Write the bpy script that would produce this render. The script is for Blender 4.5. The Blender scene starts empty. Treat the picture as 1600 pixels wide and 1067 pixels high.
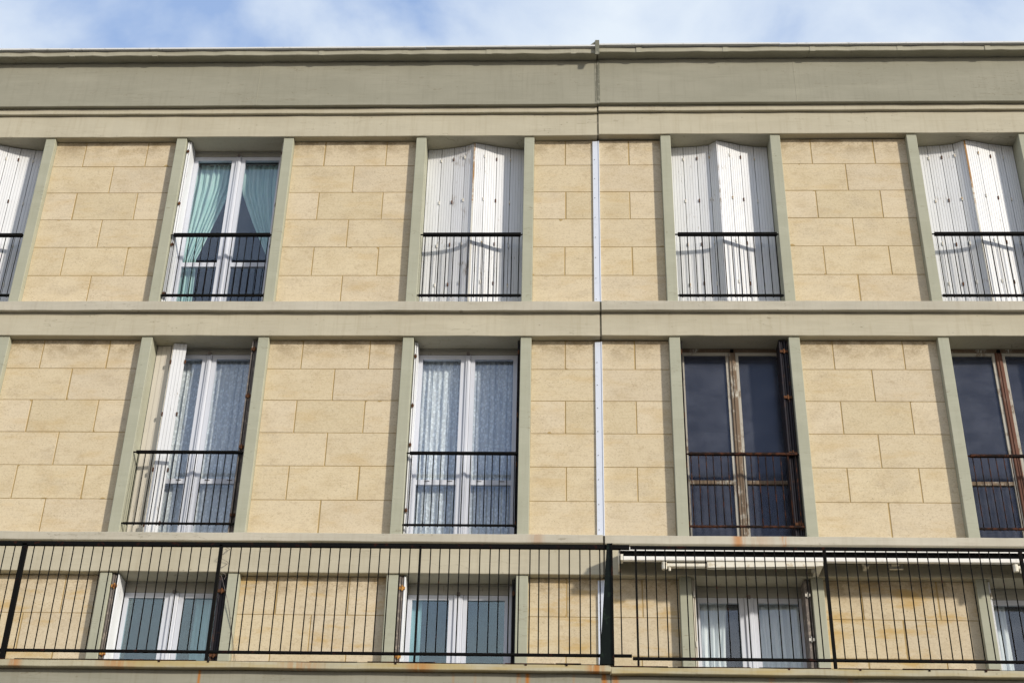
import bpy, math, random
from mathutils import Matrix, Vector
random.seed(7)
SC = bpy.context.scene
COL = SC.collection
R = math.radians

# ---------------------------------------------------------------- camera
cam_d = bpy.data.cameras.new('camera')
cam_o = bpy.data.objects.new('camera', cam_d); COL.objects.link(cam_o); SC.camera = cam_o
yaw, pitch, roll = R(2.415), R(30.2261), R(1.2941)
fwd = Vector((-math.sin(yaw)*math.cos(pitch), math.cos(yaw)*math.cos(pitch), math.sin(pitch)))
rgt = Vector((math.cos(yaw), math.sin(yaw), 0)); upv = rgt.cross(fwd)
r2 = rgt*math.cos(roll) + upv*math.sin(roll); u2 = -rgt*math.sin(roll) + upv*math.cos(roll)
cam_o.matrix_world = Matrix(((r2.x, u2.x, -fwd.x, 4.9971), (r2.y, u2.y, -fwd.y, -14.0632), (r2.z, u2.z, -fwd.z, 0.0), (0, 0, 0, 1)))
cam_d.sensor_width = 36; cam_d.lens = 2180.17/1600*36
cam_d.clip_start = .1; cam_d.clip_end = 4000

# ---------------------------------------------------------------- light
SUN_AZ, SUN_EL = R(51), R(19)          # from the facade normal towards +X, and height
sun_dir = Vector((math.sin(SUN_AZ)*math.cos(SUN_EL), -math.cos(SUN_AZ)*math.cos(SUN_EL), math.sin(SUN_EL)))
sl = bpy.data.lights.new('sun', 'SUN'); so = bpy.data.objects.new('sun', sl); COL.objects.link(so)
sl.energy = 3.9; sl.angle = R(3); sl.color = (1, .915, .775)
so.location = (20, -20, 25); so.rotation_euler = sun_dir.to_track_quat('Z', 'Y').to_euler()

W = bpy.data.worlds.new('World'); SC.world = W; W.use_nodes = True
nt = W.node_tree; nt.nodes.clear()
def N(t, typ, **kw):
    n = t.nodes.new(typ)
    for k, v in kw.items():
        if hasattr(n, k): setattr(n, k, v)
        else: n.inputs[k].default_value = v
    return n
def ramp(t, stops, interp='LINEAR'):
    n = t.nodes.new('ShaderNodeValToRGB'); cr = n.color_ramp; cr.interpolation = interp
    while len(cr.elements) > len(stops): cr.elements.remove(cr.elements[-1])
    while len(cr.elements) < len(stops): cr.elements.new(0)
    for e, (p, c) in zip(cr.elements, stops):
        e.position = p; e.color = (*c, 1) if isinstance(c, tuple) else (c, c, c, 1)
    return n
sky = N(nt, 'ShaderNodeTexSky', sky_type='NISHITA', sun_disc=False)
sky.sun_elevation = SUN_EL; sky.sun_rotation = math.atan2(sun_dir.x, sun_dir.y)
sky.air_density = 1.0; sky.dust_density = .6; sky.ozone_density = 2.0
tc = N(nt, 'ShaderNodeTexCoord'); mp = N(nt, 'ShaderNodeMapping'); mp.inputs['Scale'].default_value = (2.1, 2.2, 2.6); mp.inputs['Rotation'].default_value = (0, R(-24), 0); mp.inputs['Location'].default_value = (.36, .1, .2)
nz = N(nt, 'ShaderNodeTexNoise'); nz.inputs['Scale'].default_value = 2.3; nz.inputs['Detail'].default_value = 7; nz.inputs['Roughness'].default_value = .52; nz.inputs['Distortion'].default_value = .35
rp = ramp(nt, [(.38, 0.0), (.49, .6), (.62, 1.0)])
cl = N(nt, 'ShaderNodeMix', data_type='RGBA'); cl.inputs[7].default_value = (8.4, 9.2, 10.0, 1)
bg = N(nt, 'ShaderNodeBackground'); bg.inputs['Strength'].default_value = .1
out = N(nt, 'ShaderNodeOutputWorld')
mulf = N(nt, 'ShaderNodeMath', operation='MULTIPLY'); mulf.inputs[1].default_value = .92
addh = N(nt, 'ShaderNodeMix', data_type='RGBA', blend_type='MIX'); addh.inputs[0].default_value = .72; addh.inputs[7].default_value = (4.3, 6.1, 9.8, 1)
L = nt.links.new
L(tc.outputs['Generated'], mp.inputs[0]); L(mp.outputs[0], nz.inputs['Vector']); L(nz.outputs[0], rp.inputs[0]); L(rp.outputs[0], mulf.inputs[0])
L(sky.outputs[0], addh.inputs[6]); L(addh.outputs[2], cl.inputs[6]); L(mulf.outputs[0], cl.inputs[0]); 
sx = N(nt, 'ShaderNodeSeparateXYZ'); L(tc.outputs['Generated'], sx.inputs[0])
hz = N(nt, 'ShaderNodeMapRange'); L(sx.outputs[2], hz.inputs[0]); hz.inputs[1].default_value = .0; hz.inputs[2].default_value = .45; hz.inputs[3].default_value = .95; hz.inputs[4].default_value = 0
hm = N(nt, 'ShaderNodeMix', data_type='RGBA'); hm.inputs[7].default_value = (12.0, 10.2, 7.9, 1); L(hz.outputs[0], hm.inputs[0]); L(cl.outputs[2], hm.inputs[6]); L(hm.outputs[2], bg.inputs[0]); L(bg.outputs[0], out.inputs[0])
SC.view_settings.view_transform = 'Standard'; SC.view_settings.look = 'None'; SC.view_settings.exposure = 0; SC.view_settings.gamma = 1
SC.render.engine = 'CYCLES'
SC.cycles.max_bounces = 8; SC.cycles.transparent_max_bounces = 16; SC.cycles.use_denoising = True; SC.cycles.sample_clamp_indirect = 4

# ---------------------------------------------------------------- materials
class G:
    """small helper around one material's node tree, working in world-space metres"""
    def __init__(s, name):
        s.m = bpy.data.materials.new(name); s.m.use_nodes = True; s.t = s.m.node_tree; s.t.nodes.clear()
        s.out = s.t.nodes.new('ShaderNodeOutputMaterial'); s.geo = s.t.nodes.new('ShaderNodeNewGeometry')
        s.sep = s.t.nodes.new('ShaderNodeSeparateXYZ'); s.l(s.geo.outputs['Position'], s.sep.inputs[0])
        s.X, s.Y, s.Z = s.sep.outputs
    def l(s, a, b): s.t.links.new(a, b)
    def put(s, sock, v):
        if isinstance(v, bpy.types.NodeSocket): s.l(v, sock)
        else: sock.default_value = (*v, 1) if isinstance(v, tuple) and len(v) == 3 and sock.type == 'RGBA' else v
    def noise(s, scale=(1, 1, 1), detail=4, rough=.55, off=(0, 0, 0), dist=0):
        mp = s.t.nodes.new('ShaderNodeMapping'); mp.inputs['Scale'].default_value = scale; mp.inputs['Location'].default_value = off
        s.l(s.geo.outputs['Position'], mp.inputs[0])
        n = s.t.nodes.new('ShaderNodeTexNoise'); n.inputs['Scale'].default_value = 1; n.inputs['Detail'].default_value = detail
        n.inputs['Roughness'].default_value = rough; n.inputs['Distortion'].default_value = dist; s.l(mp.outputs[0], n.inputs['Vector'])
        return n.outputs[0]
    def vor(s, scale, feature='F1', off=(0, 0, 0)):
        mp = s.t.nodes.new('ShaderNodeMapping'); mp.inputs['Scale'].default_value = scale; mp.inputs['Location'].default_value = off
        s.l(s.geo.outputs['Position'], mp.inputs[0])
        n = s.t.nodes.new('ShaderNodeTexVoronoi'); n.inputs['Scale'].default_value = 1; n.feature = feature; s.l(mp.outputs[0], n.inputs['Vector'])
        return n.outputs['Distance']
    def math(s, op, a, b=0.0, clamp=False):
        n = s.t.nodes.new('ShaderNodeMath'); n.operation = op; n.use_clamp = clamp; s.put(n.inputs[0], a); s.put(n.inputs[1], b); return n.outputs[0]
    def rng(s, v, a, b, c=0.0, d=1.0, smooth=True):
        n = s.t.nodes.new('ShaderNodeMapRange'); n.interpolation_type = 'SMOOTHSTEP' if smooth else 'LINEAR'
        for i, x in enumerate((v, a, b, c, d)): s.put(n.inputs[i], x)
        return n.outputs[0]
    def mix(s, f, a, b, mode='MIX'):
        n = s.t.nodes.new('ShaderNodeMix'); n.data_type = 'RGBA'; n.blend_type = mode; s.put(n.inputs[0], f); s.put(n.inputs[6], a); s.put(n.inputs[7], b); return n.outputs[2]
    def bump(s, h, strength=.3, dist=.004):
        n = s.t.nodes.new('ShaderNodeBump'); n.inputs['Strength'].default_value = strength; n.inputs['Distance'].default_value = dist; s.l(h, n.inputs['Height']); return n.outputs[0]
    def bsdf(s, col, rough=.8, nrm=None, metal=0, spec=.3, trans=None):
        b = s.t.nodes.new('ShaderNodeBsdfPrincipled'); s.put(b.inputs['Base Color'], col); s.put(b.inputs['Roughness'], rough)
        b.inputs['Metallic'].default_value = metal; b.inputs['Specular IOR Level'].default_value = spec
        if nrm is not None: s.l(nrm, b.inputs['Normal'])
        return b.outputs[0]
    def done(s, sh): s.l(sh, s.out.inputs[0]); return s.m
M = {}
def band(g, c, w):       # 1 near height/position c, fading over w; on X
    return g.rng(g.math('ABSOLUTE', g.math('SUBTRACT', g.X, c)), w, 0.0)

def stone():
    g = G('limestone block')
    rnd = g.geo.outputs['Random Per Island']
    base = g.mix(rnd, (.595, .505, .340), (.605, .52, .385))
    r2_ = g.rng(g.math('FRACT', g.math('MULTIPLY', rnd, 7.31)), .0, 1, .965, 1.045, False)
    base = g.mix(1.0, base, g.mix(r2_, (0, 0, 0), (1, 1, 1)), 'MULTIPLY') if False else base
    hsv = g.t.nodes.new('ShaderNodeHueSaturation'); g.l(base, hsv.inputs['Color']); g.l(r2_, hsv.inputs['Value']); base = hsv.outputs[0]
    mott = g.noise((3.2, 3, 4.5), 5, .6)
    base = g.mix(g.rng(mott, .42, .75, 0, .4), base, (.47, .37, .22))
    # fine horizontal sawing lines
    saw = g.noise((2.2, 2, 75), 3, .6)
    base = g.mix(g.rng(saw, .52, .75, 0, .26), base, (.40, .32, .20))
    saw2 = g.noise((5, 2, 160), 2, .6, off=(4, 2, 1))
    base = g.mix(g.rng(saw2, .55, .8, 0, .3), base, (.68, .60, .46))
    base = g.mix(g.rng(g.noise((1.9, 2, 3.4), 6, .7, off=(8, 8, 1)), .50, .70, 0, .38), base, (.43, .365, .27))
    # groups of small pits
    pm = g.rng(g.noise((2.3, 2, 4.5), 3, .6, off=(7, 3, 2)), .48, .62)
    pits = g.rng(g.vor((34, 34, 60)), .26, .10)
    pitf = g.math('MULTIPLY', g.math('MULTIPLY', pm, pits), g.rng(g.noise((22, 9, 30), 2, .5), .46, .56))
    base = g.mix(g.math('MULTIPLY', pitf, .8), base, (.17, .13, .085))
    # grime hanging down from the head of every storey's panels
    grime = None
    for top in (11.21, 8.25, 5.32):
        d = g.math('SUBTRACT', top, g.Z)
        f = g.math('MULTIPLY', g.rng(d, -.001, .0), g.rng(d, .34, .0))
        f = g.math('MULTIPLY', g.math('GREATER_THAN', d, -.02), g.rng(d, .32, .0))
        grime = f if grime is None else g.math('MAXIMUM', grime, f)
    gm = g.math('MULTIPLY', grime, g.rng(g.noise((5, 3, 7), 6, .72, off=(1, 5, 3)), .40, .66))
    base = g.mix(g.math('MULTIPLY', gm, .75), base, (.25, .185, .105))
    grit = g.noise((48, 20, 62), 4, .75, off=(2, 8, 5)); base = g.mix(g.rng(grit, .50, .68, 0, .42), base, (.33, .255, .165)); base = g.mix(g.rng(grit, .48, .30, 0, .35), base, (.68, .60, .46))
    blot = g.noise((8, 6, 12), 6, .75, off=(6, 1, 9)); base = g.mix(g.rng(blot, .54, .68, 0, .38), base, (.38, .295, .19))
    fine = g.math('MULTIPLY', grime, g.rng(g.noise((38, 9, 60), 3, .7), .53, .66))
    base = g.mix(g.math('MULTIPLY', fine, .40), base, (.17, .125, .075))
    # ochre stains, strongest on the lowest storey
    low = g.rng(g.Z, 5.6, 5.2, .25, .85)
    och = g.math('MULTIPLY', low, g.rng(g.noise((1.7, 2, 5.5), 5, .6, off=(9, 1, 8)), .50, .72))
    base = g.mix(och, base, (.50, .34, .13))
    h = g.math('ADD', g.math('MULTIPLY', saw, .5), g.math('SUBTRACT', g.noise((60, 60, 90), 3, .6), pitf))
    return g.done(g.bsdf(base, .9, g.bump(h, .35, .003), spec=.2))
M['stone'] = stone()
def mortar():
    g = G('ochre mortar'); c = g.mix(g.noise((9, 9, 9), 4), (.33, .24, .11), (.45, .33, .16)); return g.done(g.bsdf(c, .95, spec=.1))
M['mortar'] = mortar()
def paint(name, a, b, streak, rust=(), rustz=None, rough=.75, yellow=0):
    g = G(name)
    c = g.mix(g.rng(g.noise((1.1, 2, 2.5), 4, .6), .35, .68), a, b)
    c = g.mix(g.rng(g.noise((26, 20, 1.6), 4, .6, off=(3, 1, 7)), .46, .76, 0, .36), c, streak)           # vertical run-down streaks
    c = g.mix(g.rng(g.noise((2.2, 5, 70), 4, .65, off=(3, 9, 1)), .56, .72, 0, .5), c, streak)            # board marks
    sp = g.math('MULTIPLY', g.rng(g.vor((8, 8, 11)), .13, .05), g.rng(g.noise((1.5, 1.5, 3), 2), .52, .6))
    c = g.mix(g.math('MULTIPLY', sp, .5), c, (.18, .16, .11))
    c = g.mix(g.rng(g.noise((.7, 2, 5), 6, .72, off=(5, 5, 0)), .48, .72, 0, .45), c, tuple(v*1.13 for v in b))
    cr = g.rng(g.math('ABSOLUTE', g.math('SUBTRACT', g.noise((1.3, 2, 9), 3, .6, off=(2, 6, 3)), .5)), .006, .001); c = g.mix(g.math('MULTIPLY', g.math('MULTIPLY', cr, .5), g.rng(g.noise((.9, 2, 3), 2, off=(4, 4, 4)), .52, .6)), c, (.17, .14, .09))
    if yellow:
        c = g.mix(g.rng(g.noise((1.3, 2, 9), 4, .6, off=(0, 2, 4)), .40, .66, 0, yellow), c, (.42, .31, .10))
    for (x, w, k) in rust:
        f = g.math('MULTIPLY', band(g, x, w), g.rng(g.noise((30, 5, 4), 3, .6), .32, .55, 0, k))
        if rustz: f = g.math('MULTIPLY', f, g.math('MULTIPLY', g.rng(g.Z, rustz[0], rustz[0]+.02), g.rng(g.Z, rustz[1]+.02, rustz[1])))
        c = g.mix(f, c, (.42, .17, .04))
    h = g.math('ADD', g.noise((30, 30, 30), 5, .65), g.math('MULTIPLY', g.noise((2, 3, 50), 3), .8))
    return g.done(g.bsdf(c, rough, g.bump(h, .25, .003), spec=.25))
M['beam'] = paint('warm grey masonry paint', (.445, .41, .315), (.485, .45, .35), (.36, .315, .22))
M['slab'] = paint('weathered grey slab paint', (.43, .405, .335), (.49, .46, .385), (.36, .32, .25), rust=((6.87, .10, .8), (7.35, .06, .8), (4.72, .12, .35), (7.1, .2, .25)), rustz=(5.5, 5.9))
M['pilaster'] = paint('green grey pilaster paint', (.36, .365, .285), (.39, .395, .315), (.30, .30, .23))
M['fascia'] = paint('olive grey fascia paint', (.28, .272, .215), (.31, .30, .24), (.235, .225, .175))
M['lip'] = paint('pale olive cornice paint', (.345, .33, .26), (.39, .375, .30), (.27, .26, .19))
M['balcony'] = paint('stained balcony ledge paint', (.40, .375, .27), (.46, .43, .32), (.27, .20, .10), yellow=.65, rust=((-.05, .1, .7), (.9, .25, .6), (2.6, .3, .5), (3.7, .2, .7), (5.3, .12, .9)), rustz=(3.5, 3.95))
M['balcony_front'] = paint('grey balcony front paint', (.27, .265, .215), (.31, .30, .245), (.21, .195, .14), rust=((1.66, .022, 1.0), (4.60, .03, 1.0), (4.68, .035, 1.0), (5.38, .05, 1.0), (5.48, .05, .9), (4.0, .02, .4), (4.2, .02, .4), (5.1, .02, .4), (6.9, .05, .5), (7.6, .04, .5)), rustz=(2, 3.82))
def peel(name, col, under, amount, rustx=None, scalez=2.0, rough=.45, grime=.25):
    g = G(name)
    c = g.mix(g.rng(g.noise((5, 5, 1.2), 4), .4, .7), col, tuple(v*.93 for v in col))
    c = g.mix(g.rng(g.noise((60, 40, 1.5), 4, .6), .5, .75, 0, grime), c, (.40, .37, .30))
    a = g.noise((70, 40, 9), 5, .7, off=(3, 1, 2)); b = g.rng(g.noise((4, 3, scalez), 3, .6, off=(5, 5, 5)), .5, .66)
    f = g.math('MULTIPLY', b, g.rng(a, .62-amount*.2, .68-amount*.2))
    if rustx: f = g.math('MAXIMUM', f, g.rng(g.math('ADD', g.Z, g.math('MULTIPLY', g.noise((3, 3, 14), 4, .7), 1.6)), rustx+.8, rustx+.5))
    c = g.mix(f, c, under)
    return g.done(g.bsdf(c, rough, g.bump(g.math('SUBTRACT', g.noise((20, 20, 3), 2), f), .3, .002), spec=.4))
M['shutter'] = peel('white flaking shutter paint', (.75, .77, .81), (.38, .34, .28), .12)
M['shutter_worn'] = peel('badly flaking white shutter paint', (.73, .75, .80), (.30, .26, .22), .8)
M['cream_shutter'] = peel('cream shutter paint', (.62, .58, .51), (.34, .27, .18), .2)
M['groove'] = peel('shaded grimy shutter groove', (.48, .49, .52), (.12, .10, .08), .4)  # greyer than the ribs: groove shade put into the colour, with some grime
M['bare_edge'] = peel('rust brown bare edge', (.37, .20, .07), (.66, .64, .58), .7, 10.55, scalez=4)
M['pvc'] = peel('white window frame', (.61, .64, .72), (.5, .48, .42), 0.0, rough=.3, grime=.12)
M['pvc_grey'] = peel('pale grey painted frame', (.60, .58, .52), (.35, .30, .22), .2)
M['head'] = peel('dark grey window head', (.33, .32, .28), (.2, .18, .14), .2)  # head rail in a darker grey than the rest of the frame
M['old_wood'] = peel('weathered bare window wood', (.17, .12, .08), (.55, .53, .47), .75, scalez=5, rough=.8)
M['putty'] = peel('chalky old putty', (.44, .42, .37), (.17, .12, .08), .8, scalez=5, rough=.85)
M['red_wood'] = peel('rust red window wood', (.12, .045, .025), (.30, .25, .20), .8, rough=.7)
def metal(name, a, b, k, rough=.5):
    g = G(name); c = g.mix(g.rng(g.noise((14, 14, 14), 5, .7), .62-k*.25, .72-k*.2), a, b)
    return g.done(g.bsdf(c, rough, g.bump(g.noise((70, 70, 70), 3), .3, .002), spec=.12))
M['black'] = metal('black railing paint', (.004, .004, .004), (.018, .008, .005), .15, .85)
M['rusty_rail'] = metal('rusting railing', (.014, .009, .008), (.075, .028, .015), .6, .8)
M['balcony_black'] = metal('black balcony paint with rust', (.004, .004, .004), (.030, .008, .005), .22, .85)
M['divider'] = metal('dark green black plate', (.004, .007, .006), (.012, .022, .014), .3, .35)
M['rust'] = metal('brown rust', (.085, .04, .022), (.15, .065, .03), .5, .9)
M['orange_rust'] = metal('orange rust on hinge', (.46, .24, .07), (.14, .05, .02), .5, .9)
M['dark_shutter'] = metal('dark folded shutter', (.028, .026, .032), (.09, .05, .035), .25, .6)
M['grey_shutter'] = metal('grey folded shutter', (.16, .14, .13), (.30, .26, .22), .4, .6)
M['zinc'] = metal('pale zinc coping', (.66, .67, .68), (.50, .51, .52), .3, .45)
M['flash'] = metal('weathered joint flashing', (.17, .17, .135), (.33, .32, .27), .4, .7)
M['sealant'] = metal('dark joint sealant', (.12, .11, .085), (.24, .22, .18), .4, .9)
M['hinge_white'] = metal('painted hinge', (.62, .60, .55), (.40, .27, .12), .4, .5)
M['cover'] = metal('pale blue white joint cover', (.66, .71, .82), (.60, .65, .75), .3, .4)
M['screw'] = metal('dull screw', (.09, .09, .10), (.2, .2, .2), .3)
M['awning_white'] = metal('white awning bar', (.80, .79, .76), (.70, .68, .62), .2, .4)
M['awning_tan'] = metal('aged white awning arm', (.72, .69, .60), (.55, .48, .36), .3, .5)
M['awning_dark'] = metal('dark rolled awning cloth', (.012, .012, .012), (.03, .025, .02), .3, .9)
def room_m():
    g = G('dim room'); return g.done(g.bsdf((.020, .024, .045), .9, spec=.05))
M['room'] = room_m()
def glass(name, gain, tint=(.97, .985, .99), base=.03, refl=(.85, .92, 1), rgh=.015):
    g = G(name)
    dt = g.t.nodes.new('ShaderNodeVectorMath'); dt.operation = 'DOT_PRODUCT'; g.l(g.geo.outputs['Incoming'], dt.inputs[0]); g.l(g.geo.outputs['Normal'], dt.inputs[1])
    q = g.math('POWER', g.math('SUBTRACT', 1.0, g.math('ABSOLUTE', dt.outputs['Value'])), 5.0)
    fr = g.math('ADD', .042, g.math('MULTIPLY', q, .95))
    b = g.bump(g.noise((1.6, 1.6, 1.2), 2), .05, .02)
    gl = g.t.nodes.new('ShaderNodeBsdfGlossy'); gl.inputs['Roughness'].default_value = rgh; gl.inputs['Color'].default_value = (*refl, 1); g.l(b, gl.inputs['Normal'])
    tr = g.t.nodes.new('ShaderNodeBsdfTransparent'); tr.inputs[0].default_value = (*tint, 1)
    dirt = g.t.nodes.new('ShaderNodeBsdfDiffuse'); dirt.inputs[0].default_value = (.44, .47, .56, 1)
    m1 = g.t.nodes.new('ShaderNodeMixShader'); g.put(m1.inputs[0], g.math('MULTIPLY', g.rng(g.noise((3, 3, 5), 5, .65), .3, .8, .45, 1.0), base)); g.l(tr.outputs[0], m1.inputs[1]); g.l(dirt.outputs[0], m1.inputs[2])
    m2 = g.t.nodes.new('ShaderNodeMixShader'); g.put(m2.inputs[0], g.math('MULTIPLY', fr, gain, True)); g.l(m1.outputs[0], m2.inputs[1]); g.l(gl.outputs[0], m2.inputs[2])
    return g.done(m2.outputs[0])
M['glass'] = glass('window glass', 1.4, refl=(.66, .78, 1))
M['glass_dark'] = glass('old dusty window glass', .8, (.45, .48, .60), .12, (.62, .74, 1), .22)
M['glass_sky'] = glass('coated window glass', 3.2, (.80, .92, .94), .03, (.74, .87, .94))
M['glass_pale'] = glass('slightly reflective window glass', 1.7, (.97, .985, .99), .05, (.85, .92, 1))
def cloth(name, a, b, lace=0, dens=1.0, transl=.35):
    g = G(name)
    c = g.mix(g.rng(g.noise((30, 30, 3), 3), .35, .7), a, b)
    d = g.t.nodes.new('ShaderNodeBsdfDiffuse'); g.put(d.inputs[0], c)
    t = g.t.nodes.new('ShaderNodeBsdfTranslucent'); g.put(t.inputs[0], c)
    m = g.t.nodes.new('ShaderNodeMixShader'); m.inputs[0].default_value = transl; g.l(d.outputs[0], m.inputs[1]); g.l(t.outputs[0], m.inputs[2]); sh = m.outputs[0]
    tp = g.t.nodes.new('ShaderNodeBsdfTransparent'); m2 = g.t.nodes.new('ShaderNodeMixShader')
    if lace:
        k = g.math('MULTIPLY', g.rng(g.vor((36, 36, 24)), .62, .30), g.rng(g.noise((30, 26, 14), 3, .6), .36, .54))
        f = g.rng(k, 0, 1, dens, 1.0, False)
    else: f = dens
    g.put(m2.inputs[0], f); g.l(tp.outputs[0], m2.inputs[1]); g.l(sh, m2.inputs[2])
    return g.done(m2.outputs[0])
M['teal'] = cloth('teal sheer curtain', (.46, .70, .67), (.58, .79, .76), 0, .92, .15)
M['lace'] = cloth('white lace curtain', (.78, .83, .88), (.88, .92, .95), 1, .72, .12)
M['sheer'] = cloth('white curtain', (.80, .86, .88), (.88, .92, .94), 0, .97, .12)
M['pale_teal'] = cloth('pale aqua curtain', (.72, .80, .80), (.82, .88, .87), 0, .95, .12)
def asphalt():
    g = G('asphalt'); c = g.mix(g.noise((3, 3, 3), 6, .7), (.045, .045, .047), (.07, .068, .065)); return g.done(g.bsdf(c, .9, g.bump(g.noise((90, 90, 90), 2), .4, .004)))
M['asphalt'] = asphalt()
def paving():
    g = G('pavement slabs'); c = g.mix(g.noise((2, 2, 2), 6, .7), (.105, .080, .048), (.14, .11, .068)); return g.done(g.bsdf(c, .9))
M['paving'] = paving()

# ---------------------------------------------------------------- mesh helpers
class MB:
    def __init__(s): s.v = []; s.f = []; s.mi = []; s.cur = 0
    def quad(s, *p):
        i = len(s.v); s.v += [tuple(q) for q in p]; s.f.append(tuple(range(i, i+len(p)))); s.mi.append(s.cur)
    def box(s, x0, x1, y0, y1, z0, z1):
        if x0 > x1: x0, x1 = x1, x0
        if y0 > y1: y0, y1 = y1, y0
        if z0 > z1: z0, z1 = z1, z0
        i = len(s.v)
        s.v += [(x0, y0, z0), (x1, y0, z0), (x1, y1, z0), (x0, y1, z0), (x0, y0, z1), (x1, y0, z1), (x1, y1, z1), (x0, y1, z1)]
        for q in ((0, 3, 2, 1), (4, 5, 6, 7), (0, 1, 5, 4), (1, 2, 6, 5), (2, 3, 7, 6), (3, 0, 4, 7)): s.f.append(tuple(i+k for k in q)); s.mi.append(s.cur)
        return s
    def bbox(s, x0, x1, y0, y1, z0, z1, b=.004):
        """box whose front (-Y) edges are chamfered"""
        i = len(s.v)
        s.v += [(x0, y1, z0), (x1, y1, z0), (x1, y1, z1), (x0, y1, z1), (x0, y0+b, z0), (x1, y0+b, z0), (x1, y0+b, z1), (x0, y0+b, z1),
                (x0+b, y0, z0+b), (x1-b, y0, z0+b), (x1-b, y0, z1-b), (x0+b, y0, z1-b)]
        for q in ((0, 3, 2, 1), (4, 0, 1, 5), (5, 1, 2, 6), (6, 2, 3, 7), (7, 3, 0, 4), (4, 5, 9, 8), (5, 6, 10, 9), (6, 7, 11, 10), (7, 4, 8, 11), (8, 9, 10, 11)):
            s.f.append(tuple(i+k for k in reversed(q)) if q == (0, 3, 2, 1) else tuple(i+k for k in q)); s.mi.append(s.cur)
        return s
    def obox(s, cx, cy, z0, z1, ang, hw, y0, y1):
        """upright box turned about z: local x in [-hw,hw], local y in [y0,y1]"""
        ca, sa = math.cos(ang), math.sin(ang); i = len(s.v)
        for z in (z0, z1):
            for (lx, ly) in ((-hw, y0), (hw, y0), (hw, y1), (-hw, y1)): s.v.append((cx+lx*ca-ly*sa, cy+lx*sa+ly*ca, z))
        for q in ((0, 3, 2, 1), (4, 5, 6, 7), (0, 1, 5, 4), (1, 2, 6, 5), (2, 3, 7, 6), (3, 0, 4, 7)): s.f.append(tuple(i+k for k in q)); s.mi.append(s.cur)
        return s
    def tube(s, pts, r, n=8):
        pts = [Vector(p) for p in pts]; rings = []
        for k, p in enumerate(pts):
            d = (pts[min(k+1, len(pts)-1)] - pts[max(k-1, 0)]).normalized()
            a = d.cross(Vector((0, 0, 1)));  a = d.cross(Vector((0, 1, 0))) if a.length < .2 else a
            a.normalize(); b = d.cross(a); rr = r[k] if isinstance(r, (list, tuple)) else r
            i = len(s.v); s.v += [tuple(p + (a*math.cos(2*math.pi*j/n) + b*math.sin(2*math.pi*j/n))*rr) for j in range(n)]; rings.append(i)
        for i0, i1 in zip(rings, rings[1:]):
            for j in range(n): s.f.append((i0+j, i0+(j+1) % n, i1+(j+1) % n, i1+j)); s.mi.append(s.cur)
        s.f.append(tuple(rings[0]+j for j in range(n))); s.mi.append(s.cur); s.f.append(tuple(rings[-1]+n-1-j for j in range(n))); s.mi.append(s.cur)
        return s
    def prism(s, poly, axis, a, b):
        """closed polygon of 2-D points extruded along axis ('x': points are y,z; 'z': points are x,y; 'y': points are x,z)"""
        f = {'x': lambda p, t: (t, p[0], p[1]), 'y': lambda p, t: (p[0], t, p[1]), 'z': lambda p, t: (p[0], p[1], t)}[axis]
        n = len(poly); i = len(s.v); s.v += [f(p, a) for p in poly] + [f(p, b) for p in poly]
        for j in range(n): s.f.append((i+j, i+(j+1) % n, i+n+(j+1) % n, i+n+j)); s.mi.append(s.cur)
        s.f.append(tuple(i+n-1-j for j in range(n))); s.mi.append(s.cur); s.f.append(tuple(i+n+j for j in range(n))); s.mi.append(s.cur)
        return s
    def build(s, name, mats, parent=None, smooth=False):
        if not isinstance(mats, (list, tuple)): mats = [mats]
        off = parent_world(parent) if parent else Vector((0, 0, 0))
        me = bpy.data.meshes.new(name); me.from_pydata([tuple(Vector(v)-off) for v in s.v], [], s.f)
        for m in mats: me.materials.append(m)
        me.polygons.foreach_set('material_index', s.mi); me.polygons.foreach_set('use_smooth', [smooth]*len(s.f)); me.update()
        import bmesh
        bm = bmesh.new(); bm.from_mesh(me); bmesh.ops.recalc_face_normals(bm, faces=bm.faces); bm.to_mesh(me); bm.free()
        o = bpy.data.objects.new(name, me); COL.objects.link(o)
        if parent: o.parent = parent
        return o
def parent_world(o):
    v = Vector((0, 0, 0))
    while o: v += Vector(o.location); o = o.parent
    return v
def thing(name, label, cat, loc, group=None):
    o = bpy.data.objects.new(name, None); COL.objects.link(o); o.location = loc; o.empty_display_size = .2
    o['label'] = label; o['category'] = cat
    if group: o['group'] = group
    return o
def tag(o, label=None, cat=None, group=None, kind=None):
    for k, v in (('label', label), ('category', cat), ('group', group), ('kind', kind)):
        if v: o[k] = v
    return o

# ---------------------------------------------------------------- ground
GZ = -1.6
m = MB(); m.box(-400, 400, -400, 400, GZ-.3, GZ-.12); tag(m.build('road', M['asphalt']), kind='structure')
m = MB(); m.box(-60, 70, -4.2, .6, GZ-.12, GZ); tag(m.build('pavement', M['paving']), kind='structure')

# ---------------------------------------------------------------- the building
PW = .128
LX = [-3.091, .029, 3.1223, 6.2315, 9.3277, 12.45]      # pilasters on the left of an opening
RX = [-1.6785, 1.4151, 4.5026, 7.6148, 10.728, 13.85]   # pilasters on its right
ROWS = [(11.222, 8.700), (8.262, 5.757), (5.330, 3.45)] # head and foot of every storey
J = 5.440; XL, XR = -6.2, 15.6
bld = thing('apartment_building', 'three visible storeys of beige limestone blocks with grey green concrete pilasters, beams and deep cornice', 'building', (5, .3, GZ))

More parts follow.
